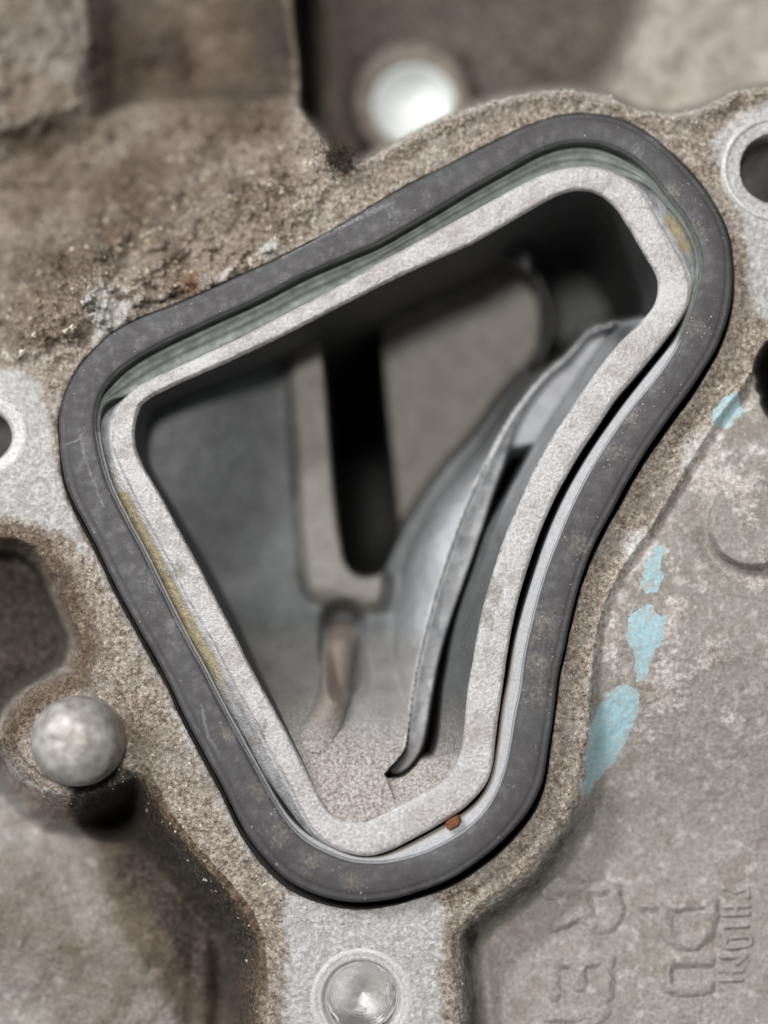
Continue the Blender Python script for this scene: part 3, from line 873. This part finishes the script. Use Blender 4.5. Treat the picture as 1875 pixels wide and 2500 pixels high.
for i, k in enumerate(key):
    s_ = slice(i * NT_, (i + 1) * NT_)
    if k in (0, 2):
        yel[s_] = yl
    dirt[s_] = amask((1200, 1440, 55), (1180, 1500, 40), (640, 1800, 30), (420, 1400, 25))(r_out if i < 14 else r_in) * 0.55
    burn[s_] = amask((318, 1160, 40), (300, 1130, 30), (1540, 870, 34), (480, 870, 60), (1670, 700, 50))(r_out) * 0.8
fl = np.repeat([1.0 if k in (0, 2, 3) else 0.0 for k in key], NT_)
o = mesh_obj('port_rim', v, f, RIM, None, True, {'maskA': np.stack([yel, dirt, burn], 1), 'maskB': np.stack([fl, 0 * fl, 0 * fl], 1)})
child(o, casting)['label'] = 'bright sandy textured rim of the port, yellowed on its left flank'
# port walls
rails = [rail(r_in, n_ri, 0, ZR, ZR - 0.03), rail(r_in, n_ri, -2, ZR, ZR - 0.09), rail(r_in, n_ri, -4, ZR, -0.6), rail(r_in, n_ri, -6, ZR, -1.6), rail(r_in, n_ri, -8, ZR, -3.0), rail(r_in, n_ri, -10, ZR, -9.0)]
v, f = loft(rails)
mA = np.zeros((len(v), 3))
wall_shade = np.tile(np.clip(0.35 * ss(0.2, 0.8, -n_ri[:, 1]) + 0.5 * ss(1150, 1350, r_in[:, 0]) * (r_in[:, 1] < 800) + 0.25 * (n_ri[:, 0] < -0.3), 0, 0.75), len(rails))  # shade painted on the top, upper right and left walls
mA[:, 2] = wall_shade
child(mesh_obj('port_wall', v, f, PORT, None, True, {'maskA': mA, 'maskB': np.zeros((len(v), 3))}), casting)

# --- floor of the port with ledge, opening, divider fin and side channel
h = Grid(290, 1690, 420, 2050, 2.5)
u, v_, x, y = h.u, h.v, h.x, h.y
OPEN = [(800,700),(1010,690),(1150,640),(1240,640),(1300,690),(1330,770),(1326,822),(1300,880),(1228,957),(1156,1058),(1083,1140),(1011,1241),(965,1320),(935,1385),(912,1398),(889,1400),(868,1392),(852,1370),(841,1327),(822,1182),(807,989)]
PLATE = [(925,500),(928,845),(948,1060),(972,1293),(1000,1420),(1500,1420),(1500,500)]
EDGE = [(1600,770),(1535,783),(1498,789),(1458,800),(1432,812),(1383,869),(1337,909),(1292,960),(1246,1023),(1211,1086),(1177,1155),(1143,1230),(1114,1304),(1085,1390),(1062,1459),(1040,1545),(1022,1619),(1008,1700),(996,1790),(987,1832),(964,1862),(940,1888)]
EDGE = [tuple(p) for p in catmull(EDGE, 5, False)]
FR = [(1640,790),(1535,793),(1498,799),(1462,810),(1440,820),(1392,876),(1346,916),(1302,968),(1264,1032),(1244,1085),(1226,1150),(1203,1215),(1177,1298),(1137,1413),(1110,1490),(1087,1559),(1070,1625),(1056,1700),(1044,1770),(1030,1828),(1005,1868),(975,1890),(940,1890)]
FR = [tuple(p) for p in catmull(FR, 5, False)]
sO = h.sd(OPEN, 5); sP = h.sd(PLATE); sI = h.sd(r_in[::4]); dI = -sI
dE = h.ud(EDGE); dF = h.ud(FR)
fin_poly = EDGE + FR[::-1]
sFIN = h.sd(fin_poly)
right_poly = EDGE + [(940, 1890), (1000, 2060), (1700, 2060), (1700, 770)]
sRT = h.sd(right_poly)                                 # negative on the right of the edge line
m1 = fbm(x, y, 0.8, 3, 101); m3 = fbm(x, y, 0.10, 3, 102); m4 = vn(x, y, 0.04, 103)
zf = -0.95 - 0.10 * ss(330, 500, u) - 0.46 * ss(430, 720, u + 0.12 * (v_ - 1100)) + 0.02 * m1
BAR = [(688,500),(800,500),(806,880),(812,989),(826,1182),(845,1327),(860,1380),(889,1402),(930,1394),(948,1420),(944,1462),(925,1490),(850,1492),(765,1470),(738,1400),(722,1200),(702,960)]
sB = h.sd(BAR, 4)
zf = lerp(zf, -1.32 + 0.015 * m1, 1 - ss(-26, 20, sB))
tl = ss(1430, 1990, v_ - 0.10 * (u - 850))
zlow = -1.55 + 1.42 * tl ** 0.85
zf = lerp(zf, zlow, ss(1440 - 260 * (1 - ss(640, 760, u)), 1540 + 160 * (1 - ss(640, 760, u)), v_ - 0.2 * (u - 850)))
# half round rib with a dark arch above it
rib = h.ud([(834, 1545), (826, 1620), (818, 1690), (800, 1750), (770, 1800)])
zf = zf - 0.34 * (1 - ss(20, 66, h.ud([(838, 1520), (836, 1580), (850, 1660)])))
zf = zf + 0.36 * np.sqrt(np.clip(1 - (rib / 42) ** 2, 0, 1)) * ss(1510, 1570, v_) * (1 - 0.85 * ss(1660, 1820, v_))
# left face of the divider
de = np.where(sRT > 0, dE, 0)
kf = lerp(0.035, 0.0042, ss(980, 1400, v_))
zfin = -0.72 - kf * de - 0.00005 * de ** 2
tt = np.clip(de / (de + np.clip(sO, 0, 500) + 1e-6), 0, 1)
zface = -0.72 - lerp(0.9, 0.22, ss(960, 1250, v_)) * tt - 1.5 * tt ** 3
zface = np.where(u > 925 + 0.1 * (v_ - 845) + 60 * ss(1250, 1400, v_) * 0, zface, -9)
zfin = np.where(v_ < 1330, zface, np.where(zface > -8, lerp(zface, zfin, ss(1330, 1480, v_)), zfin))
zfin = zfin - 3.0 * (1 - ss(760, 900, v_)) * ss(0, 40, de)
zf = np.where(sRT > 0, np.maximum(zf, np.where(v_ > 1840, -9, zfin)), zf)
# upper right pocket: falls away into the dark
deep = (1 - ss(790, 850, v_ + 0.55 * (u - 1450))) * ss(1290, 1340, u)
zf = lerp(zf, -3.4, deep * (sRT > 0))
# the opening: dark shaft, and a tan plate seen inside it
zo = lerp(-7.5, -2.35 + 0.06 * m1, 1 - ss(-7, 7, sP))
zf = np.where((deep > 0.3) & (sRT > 0) & (sO > 0), lerp(zf, -2.0, 1 - ss(18, 34, sO)), zf)
zf = lerp(zf, zo, 1 - ss(-13, 9, sO))
# channel right of the fin
wfin = np.clip(dE / (dE + dF + 1e-6), 0, 1)
ztop = -0.72 - 0.10 * wfin + 0.012 * m3
chan = lerp(-1.05, -3.6, ss(1090, 1185, v_ + 0.2 * (u - 1240)))
chan = chan + 0.05 * m1
zr_ = lerp(chan, ztop, 1 - ss(-4, 10, sFIN))
upw = 1 - ss(1130, 1300, v_)
wd = lerp(lerp(46, 60, ss(1350, 1600, v_)), 30, upw)
wallr = np.where(dI < wd, -0.13 - 0.42 * dI / wd, -0.55 - lerp(0.12, 0.22, upw) * (dI - wd))
zr_ = np.maximum(zr_, np.maximum(wallr, -6))
zlowr = -0.13 - 0.42 * (np.clip(dI, 0, 500) / 110) ** 1.1
zr_ = np.where(v_ > 1800, np.maximum(zr_, np.where(sFIN > 8, lerp(-9, zlowr, ss(1800, 1850, v_ - 0.25 * (1060 - u))), -9)), zr_)
zf = np.where(sRT <= 0, zr_, zf)
low_wall = -0.13 - 0.42 * (np.clip(dI, 0, 500) / 110) ** 1.1
zf = np.where((v_ > 1900) & (sRT > 0), np.maximum(zf, np.where(sFIN > 6, low_wall, -9)), zf)
zf = np.where(sI > -3, np.minimum(zf, -0.14), zf)
sandm = ss(1650, 1900, v_) * (sFIN > 4)
zf = zf + sandm * (0.012 * m3 + 0.010 * m4)
zf = np.minimum(zf, -0.125)
# masks
bluish = np.where(sRT > 0, 0.95 * np.exp(-(dE / 75) ** 2) * ss(980, 1330, v_), 0)  # lit fin face painted brighter towards its edge
bluish = np.maximum(bluish, np.where((sRT <= 0) & (sFIN > 0), lerp(1.0, 0.12, ss(1060, 1230, v_ + 0.2 * (u - 1240))), 0))  # lit upper channel floor painted pale
bluish = np.where((sRT <= 0) & (dI < 34), lerp(0.55, 0.12, ss(1150, 1500, v_)), bluish)
bluish = np.maximum(bluish, np.where(sFIN <= 3, 0.6 + 0.5 * wfin + 0.5 * m1 + 0.3 * m3, 0))
bluish = np.maximum(bluish, 0.55 * ss(1500, 1700, v_) * (sRT > 0) * ss(760, 900, u))
bluish = np.maximum(bluish, 0.10 * np.exp(-(np.hypot(u - 520, v_ - 1090) / 260) ** 2))
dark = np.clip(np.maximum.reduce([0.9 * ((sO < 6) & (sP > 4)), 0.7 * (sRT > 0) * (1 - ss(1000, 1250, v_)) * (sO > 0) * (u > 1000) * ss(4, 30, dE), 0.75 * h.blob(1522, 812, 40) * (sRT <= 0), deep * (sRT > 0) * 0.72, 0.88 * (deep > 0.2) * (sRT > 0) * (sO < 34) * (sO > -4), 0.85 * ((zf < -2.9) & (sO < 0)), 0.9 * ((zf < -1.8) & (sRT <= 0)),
                                  0.30 * np.exp(-((sO - 16) / 22) ** 2) * (u > 930), 0.28 * ((sRT <= 0) & (dI < 70)) * ss(1150, 1350, v_) * (1 - ss(1820, 1880, v_)) * (sFIN > 4)]), 0, 1)  # shade painted into shaft, pocket, slot and upper fin face
beige = np.maximum(1 - ss(-20, 14, sB), ((sO < -2) & (sP < 5)) * 1.0)
beige = np.maximum(beige, 0.5 * ss(1500, 1600, v_) * (sRT > 0))
brown = 0.8 * (1 - ss(14, 46, rib)) * (1 - ss(1690, 1830, v_))
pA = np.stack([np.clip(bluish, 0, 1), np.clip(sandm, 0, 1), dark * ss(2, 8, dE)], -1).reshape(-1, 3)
worn = np.maximum(0.85 * (1 - ss(2.5, 7, dE + 2.5 * m3)) * ss(785, 800, v_) * (v_ < 1830), np.where(sFIN < -3, np.clip(0.75 * np.exp(-((wfin - 0.72) / 0.22) ** 2) * (0.55 + 0.9 * m1 + 0.3 * m3), 0, 0.8) * ss(1040, 1120, v_), 0))
pB = np.stack([beige, brown, worn], -1).reshape(-1, 3)
lab2 = np.zeros(u.shape, int)
lab2[sB < -3] = 1
lab2[(rib < 40) & (v_ < 1790)] = 2
lab2[(sRT > 0) & (zf > -9) & (zfin > -1.9) & (de < 130) & (sO > 4) & (v_ < 1840) & (v_ > 800)] = 3
lab2[(sFIN <= 6) & (sRT < 4)] = 3
lab2[(sRT <= 0) & (sFIN > 6)] = 4
lab2[(sO < 0)] = 5
lab2[(sO < -2) & (sP < 4)] = 6
lab2[(sandm > 0.5)] = 7
kp = sI < 9
wp2 = P(u, v_, zf).reshape(-1, 3)
a, b = u.shape; ii = np.arange(a * b).reshape(a, b)
q2 = np.stack([ii[:-1, :-1], ii[1:, :-1], ii[1:, 1:], ii[:-1, 1:]], -1).reshape(-1, 4)
k2 = kp.ravel()[q2].all(1)
l2 = np.maximum.reduce([lab2.ravel()[q2[:, k]] for k in range(4)])
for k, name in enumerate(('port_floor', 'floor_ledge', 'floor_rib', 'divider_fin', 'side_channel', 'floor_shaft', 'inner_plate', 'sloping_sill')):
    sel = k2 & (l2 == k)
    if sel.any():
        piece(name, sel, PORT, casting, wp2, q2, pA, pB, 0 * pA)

# ================================================================== THE SEAL
rails, key = [], []
jo = 0.8 * fbm(np.cos(TH) * 6, np.sin(TH) * 6, 0.4, 4, 21); ji = 0.8 * fbm(np.cos(TH) * 6, np.sin(TH) * 6, 0.4, 4, 22)
def ga(px, n, off, z, k):
    rails.append(rail(px, n, off, 0.0, z)); key.append(k)
ga(g_out, n_go, -2, -0.95, 3)
ga(g_out, n_go, 0 + jo, -0.30, 3)
ga(g_out, n_go, 0 + jo, -0.045, 3)
ga(g_out, n_go, -1.2 + jo, -0.022, 0)
ga(g_out, n_go, -4.5 + jo, -0.006, 0)
for t in np.linspace(0.10, 0.90, 14):
    q = g_out * (1 - t) + g_in * t
    p = P(q[:, 0], q[:, 1], 0.0); p[:, 2] = 0.010 * math.sin(math.pi * t) - 0.010 * math.exp(-((t - 0.16) / 0.04) ** 2) + 0.004 * fbm(p[:, 0], p[:, 1], 0.5, 3, 23)
    rails.append(p); key.append(0)
ga(g_in, n_gi, 3.0 + ji, -0.004, 0)
ga(g_in, n_gi, 0.8 + ji, -0.016, 1)
ga(g_in, n_gi, -1.5 + ji, -0.05, 1)
# inner flank: a lower lip, wide along the top, narrower on the right, hardly there on the left
perp = np.abs(((g_in - r_out) * n_gi).sum(1))
wt = ss(0.25, 0.7, -n_gi[:, 1]) * (1 - ss(0.55, 0.85, n_gi[:, 0]))
wr = ss(0.2, 0.6, n_gi[:, 0]) * ss(800, 880, g_in[:, 1])
wb = ss(0.45, 0.9, n_gi[:, 1])
wq = np.clip(np.maximum(wr, wb * ss(820, 950, g_in[:, 0])), 0, 1)
lipw = 5 + (perp - 13) * wt + (perp - 29 + 11 * ss(1400, 1750, g_in[:, 1])) * wq + 4 * wb * (1 - wq)
lipw = np.clip(lipw, 3, perp - 3)
lipw = np.convolve(np.concatenate([lipw[-12:], lipw, lipw[:12]]), np.ones(25) / 25, 'valid')
und = 7 * wt                                           # overhang of the top plate, a dark line along the upper side
ga(g_in, n_gi, -1.0 + 0.6 * und, -0.075, 2)
ga(g_in, n_gi, -1.5 + 0.3 * und, -0.10 - 0.16 * wt, 2)
ga(g_in, n_gi, -2.0 - 4.0 * wt, -0.105 - 0.12 * wt, 2)
ga(g_in, n_gi, -2.5 - 6.0 * wt, -0.106 - 0.02 * wt, 1)
for k_, (t, dz) in enumerate(((0.16, 0.006), (0.30, -0.016), (0.40, 0.004), (0.52, -0.006), (0.64, -0.026), (0.76, 0.0), (0.88, -0.012))):
    ga(g_in, n_gi, -2.0 - 7.0 * wt * (1 - t) - t * lipw + 1.2 * (ji if k_ % 2 else jo), -0.108 - 0.045 * t - 0.025 * wt + dz * (0.35 + 0.65 * wt), 1)
ga(g_in, n_gi, -2.0 - lipw, -0.17, 1)
ga(g_in, n_gi, -3.0 - lipw, -0.23, 2)
ga(g_in, n_gi, -3.0 - lipw, -0.95, 2)
v, f = loft(rails)
px_top = []
pale_g = np.zeros(len(v)); flank = np.zeros(len(v)); brown_g = np.zeros(len(v))
lip_pale = np.clip(1.15 * ss(0.0, 0.35, n_gi[:, 0]) * ss(780, 900, g_in[:, 1]) + 0.85 * ss(0.5, 0.9, n_gi[:, 1]) + 0.55 * ss(0.3, 0.8, -n_gi[:, 0]) * (g_in[:, 1] > 1050), 0, 1)  # paler lip on the right, bottom and left, by facing
def streak(c):
    m = np.zeros(len(c))
    for pts, w in (([(198, 1072), (205, 1110), (222, 1160), (240, 1205), (252, 1238)], 7), ([(165, 1085), (190, 1075), (200, 1060)], 6), ([(492, 1720), (500, 1765), (510, 1800), (535, 1838)], 7), ([(640, 2010), (655, 2035), (680, 2058), (690, 2075)], 5), ([(690, 630), (790, 575), (960, 495)], 10), ([(820, 560), (930, 505)], 9)):
        m = np.maximum(m, np.exp(-(seg_dist(pts, c[:, 0], c[:, 1], False) / w) ** 2))
    return m


SM = [(790, 545, 36), (735, 590, 26), (720, 600, 20), (850, 530, 30), (905, 512, 40), (960, 520, 40), (630, 655, 22), (620, 1985, 22), (1600, 330, 60), (1560, 360, 36), (370, 1420, 60), (430, 1530, 60)]
SB = [(1640, 470, 50), (1700, 560, 60), (1590, 930, 60), (1540, 1020, 60), (1500, 1100, 50), (1420, 1330, 60), (1330, 1520, 90), (1310, 1620, 80), (640, 1930, 60), (690, 2030, 60), (760, 2110, 60), (860, 2150, 50), (1310, 1700, 60), (560, 1790, 50), (1700, 800, 50)]
for i, k in enumerate(key):
    s_ = slice(i * NT_, (i + 1) * NT_)
    t = np.clip((i - 3) / 17.0, 0, 1)
    pxi = g_out * (1 - t) + g_in * t
    if k in (0,):
        pale_g[s_] = np.maximum(0.42 * amask(*SM)(pxi), 0.50 * streak(pxi))
        brown_g[s_] = 0.44 * amask(*SB)(pxi)
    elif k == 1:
        flank[s_] = 1 - lip_pale * 0.3; pale_g[s_] = lip_pale * 1.1
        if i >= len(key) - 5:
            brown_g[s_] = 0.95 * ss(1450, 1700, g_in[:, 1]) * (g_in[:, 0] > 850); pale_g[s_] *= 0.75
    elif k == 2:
        flank[s_] = 1; pale_g[s_] = lip_pale * 0.3
v_w = v
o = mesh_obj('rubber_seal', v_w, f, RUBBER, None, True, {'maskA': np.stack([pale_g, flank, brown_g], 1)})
tag(o, 'dark grey rubber seal following the rounded triangular port', 'seal')

# ================================================================== SMALL LOOSE THINGS
rng = random.Random(4)


def tetra_cloud(name, spots, mat):
    vs_, fs_ = [], []
    for (p, s) in spots:
        k = len(vs_)
        base = [(1, 0, -0.5), (-0.5, 0.87, -0.5), (-0.5, -0.87, -0.5), (0, 0, 0.9), (0.6, 0.6, 0.25), (-0.7, 0.1, 0.4)]
        a = rng.random() * 6.28; ca, sa = math.cos(a), math.sin(a)
        for (bx, by, bz) in base:
            j = lambda: 0.6 + 0.8 * rng.random()
            bx, by, bz = bx * j(), by * j(), bz * j()
            vs_.append((p[0] + s * (bx * ca - by * sa), p[1] + s * (bx * sa + by * ca), p[2] + s * 0.55 * bz + 0.2 * s))
        for t in ((0, 2, 1), (0, 4, 3), (0, 1, 4), (1, 5, 4), (4, 5, 3), (1, 2, 5), (2, 3, 5), (2, 0, 3)):
            fs_.append(tuple(k + i for i in t))
    return mesh_obj(name, vs_, fs_, mat, None, False)


spots = []
for (cu, cv, r) in SB:
    for _ in range(34):
        t = rng.gauss(0, 0.5) * r; w = rng.gauss(0, 0.5) * r
        spots.append((cu + t, cv + w, 0.004 + 0.008 * rng.random() ** 2))
for _ in range(260):
    i = rng.randrange(NT_); t = rng.random()
    q = g_out[i] * (1 - t) + g_in[i] * t
    spots.append((q[0], q[1], 0.003 + 0.007 * rng.random() ** 2))
from mathutils.geometry import tessellate_polygon
pin_ = np.array([(s[0], s[1]) for s in spots])
inb = inside(g_out[::4], pin_[:, 0], pin_[:, 1]) & ~inside(g_in[::4] + 6 * n_gi[::4], pin_[:, 0], pin_[:, 1])
dd = seg_dist(g_out[::4], pin_[:, 0], pin_[:, 1])
sp3 = [(P(*pin_[i], 0.008), spots[i][2]) for i in range(len(spots)) if inb[i] and dd[i] > 8]
tag(tetra_cloud('grit', sp3, GRIT), 'fine tan grit sprinkled over the rubber seal', 'grit', kind='stuff')

# loose dirt crumbs on the flange
sp4 = []
ok0 = (lab == 0) | (lab == 1)
while len(sp4) < 2600:
    i = rng.randrange(nv); j = rng.randrange(nu)
    if ok0[i, j] and sLIP[i, j] > 5 and clean[i, j] < 0.4 and -60 < U[i, j] < 1935 and -60 < V[i, j] < 2560 and inBG[i, j] < 0.02:
        if rng.random() < (1.0 if V[i, j] < 900 else 0.5):
            sp4.append((WP[i, j], 0.006 + (0.034 if mUL[i, j] > 0.5 and sLIP[i, j] < 260 else 0.018) * rng.random() ** 3))
tag(tetra_cloud('dirt_crumbs', sp4, GRIT), 'brown crumbs of dirt stuck to the flange around the seal', 'dirt', kind='stuff')

# rust flake wedged in the groove
c = P(1110, 1977, -0.06)
c = P(1107, 2008, -0.07)
import bmesh
bm = bmesh.new()
pts2 = [(-0.085, -0.035), (-0.055, -0.062), (0.045, -0.030), (0.082, 0.022), (0.060, 0.058), (-0.02, 0.040), (-0.08, 0.01)]
bot = [bm.verts.new((x_, y_, -0.05 + 0.01 * rng.random())) for x_, y_ in pts2]
top = [bm.verts.new((x_ * 0.93, y_ * 0.93, 0.035 + 0.02 * x_ / 0.08 + 0.012 * rng.random())) for x_, y_ in pts2]
bm.faces.new(bot[::-1]); bm.faces.new(top)
for i in range(len(pts2)):
    j = (i + 1) % len(pts2)
    bm.faces.new((bot[i], bot[j], top[j], top[i]))
bmesh.ops.bevel(bm, geom=bm.edges[:], offset=0.006, segments=1, affect='EDGES')
me = bpy.data.meshes.new('rust_flake'); bm.to_mesh(me); bm.free(); me.materials.append(RUST)
o = bpy.data.objects.new('rust_flake', me); COL.objects.link(o); o.location = c; o.rotation_euler = (0.1, -0.1, math.radians(12))
tag(o, 'small red-brown rust flake wedged between rim and seal', 'rust flake')

# tuft of lint at the flange edge
tuft = tag(empty('lint_tuft', tuple(P(828, 388, -0.06))), 'small dark tuft of tangled lint caught on the flange edge', 'lint')


def strand(pts, r0, r1):
    c = catmull(pts, 5, False); n = len(c); vs_, fs_ = [], []
    for i, p in enumerate(c):
        t = c[min(i + 1, n - 1)] - c[max(i - 1, 0)]; t /= np.linalg.norm(t) + 1e-9
        s1 = np.cross(t, [0.3, 0.5, 0.8]); s1 /= np.linalg.norm(s1) + 1e-9; s2 = np.cross(t, s1)
        rr = lerp(r0, r1, i / (n - 1))
        for a_ in (0, 2.09, 4.19):
            vs_.append(p + rr * (math.cos(a_) * s1 + math.sin(a_) * s2))
    for i in range(n - 1):
        for k in range(3):
            fs_.append((i * 3 + k, i * 3 + (k + 1) % 3, i * 3 + 3 + (k + 1) % 3, i * 3 + 3 + k))
    return vs_, fs_


vs_, fs_ = [], []
for k in range(170):
    p = np.array([rng.gauss(0, 0.075), rng.gauss(0, 0.05), 0.02 + abs(rng.gauss(0, 0.03))]); pts = [p]
    d = np.array([rng.gauss(0, 1), rng.gauss(0.5, 1), rng.gauss(0.3, 0.6)]); d /= np.linalg.norm(d)
    for _ in range(5):
        d = d + 0.75 * np.array([rng.gauss(0, 1), rng.gauss(0, 1), rng.gauss(0, 0.5)]); d /= np.linalg.norm(d)
        p = p + d * (0.025 + 0.02 * rng.random()); pts.append(p)
    a_, b_ = strand(np.array(pts), 0.0042, 0.002)
    o_ = len(vs_); vs_ += a_; fs_ += [tuple(i + o_ for i in q) for q in b_]
child(mesh_obj('tangle', vs_ + np.array(tuple(tuft.location)), fs_, LINT), tuft)
vs_, fs_ = [], []
a_, b_ = strand(np.array([(-0.02, 0, 0.02), (-0.10, 0.10, 0.04), (-0.17, 0.16, 0.05), (-0.20, 0.25, 0.03), (-0.19, 0.31, 0.0)]), 0.003, 0.002)
child(mesh_obj('stray_hair', np.array(a_) + np.array(tuple(tuft.location)), b_, LINT), tuft)
vs_, fs_ = tuft.location, None
sp5 = [((tuft.location[0] + rng.gauss(0, 0.05), tuft.location[1] - 0.02 + rng.gauss(0, 0.03), tuft.location[2] + 0.01), 0.02 + 0.015 * rng.random()) for _ in range(22)]
child(tetra_cloud('dirt_clump', sp5, LINT), tuft)
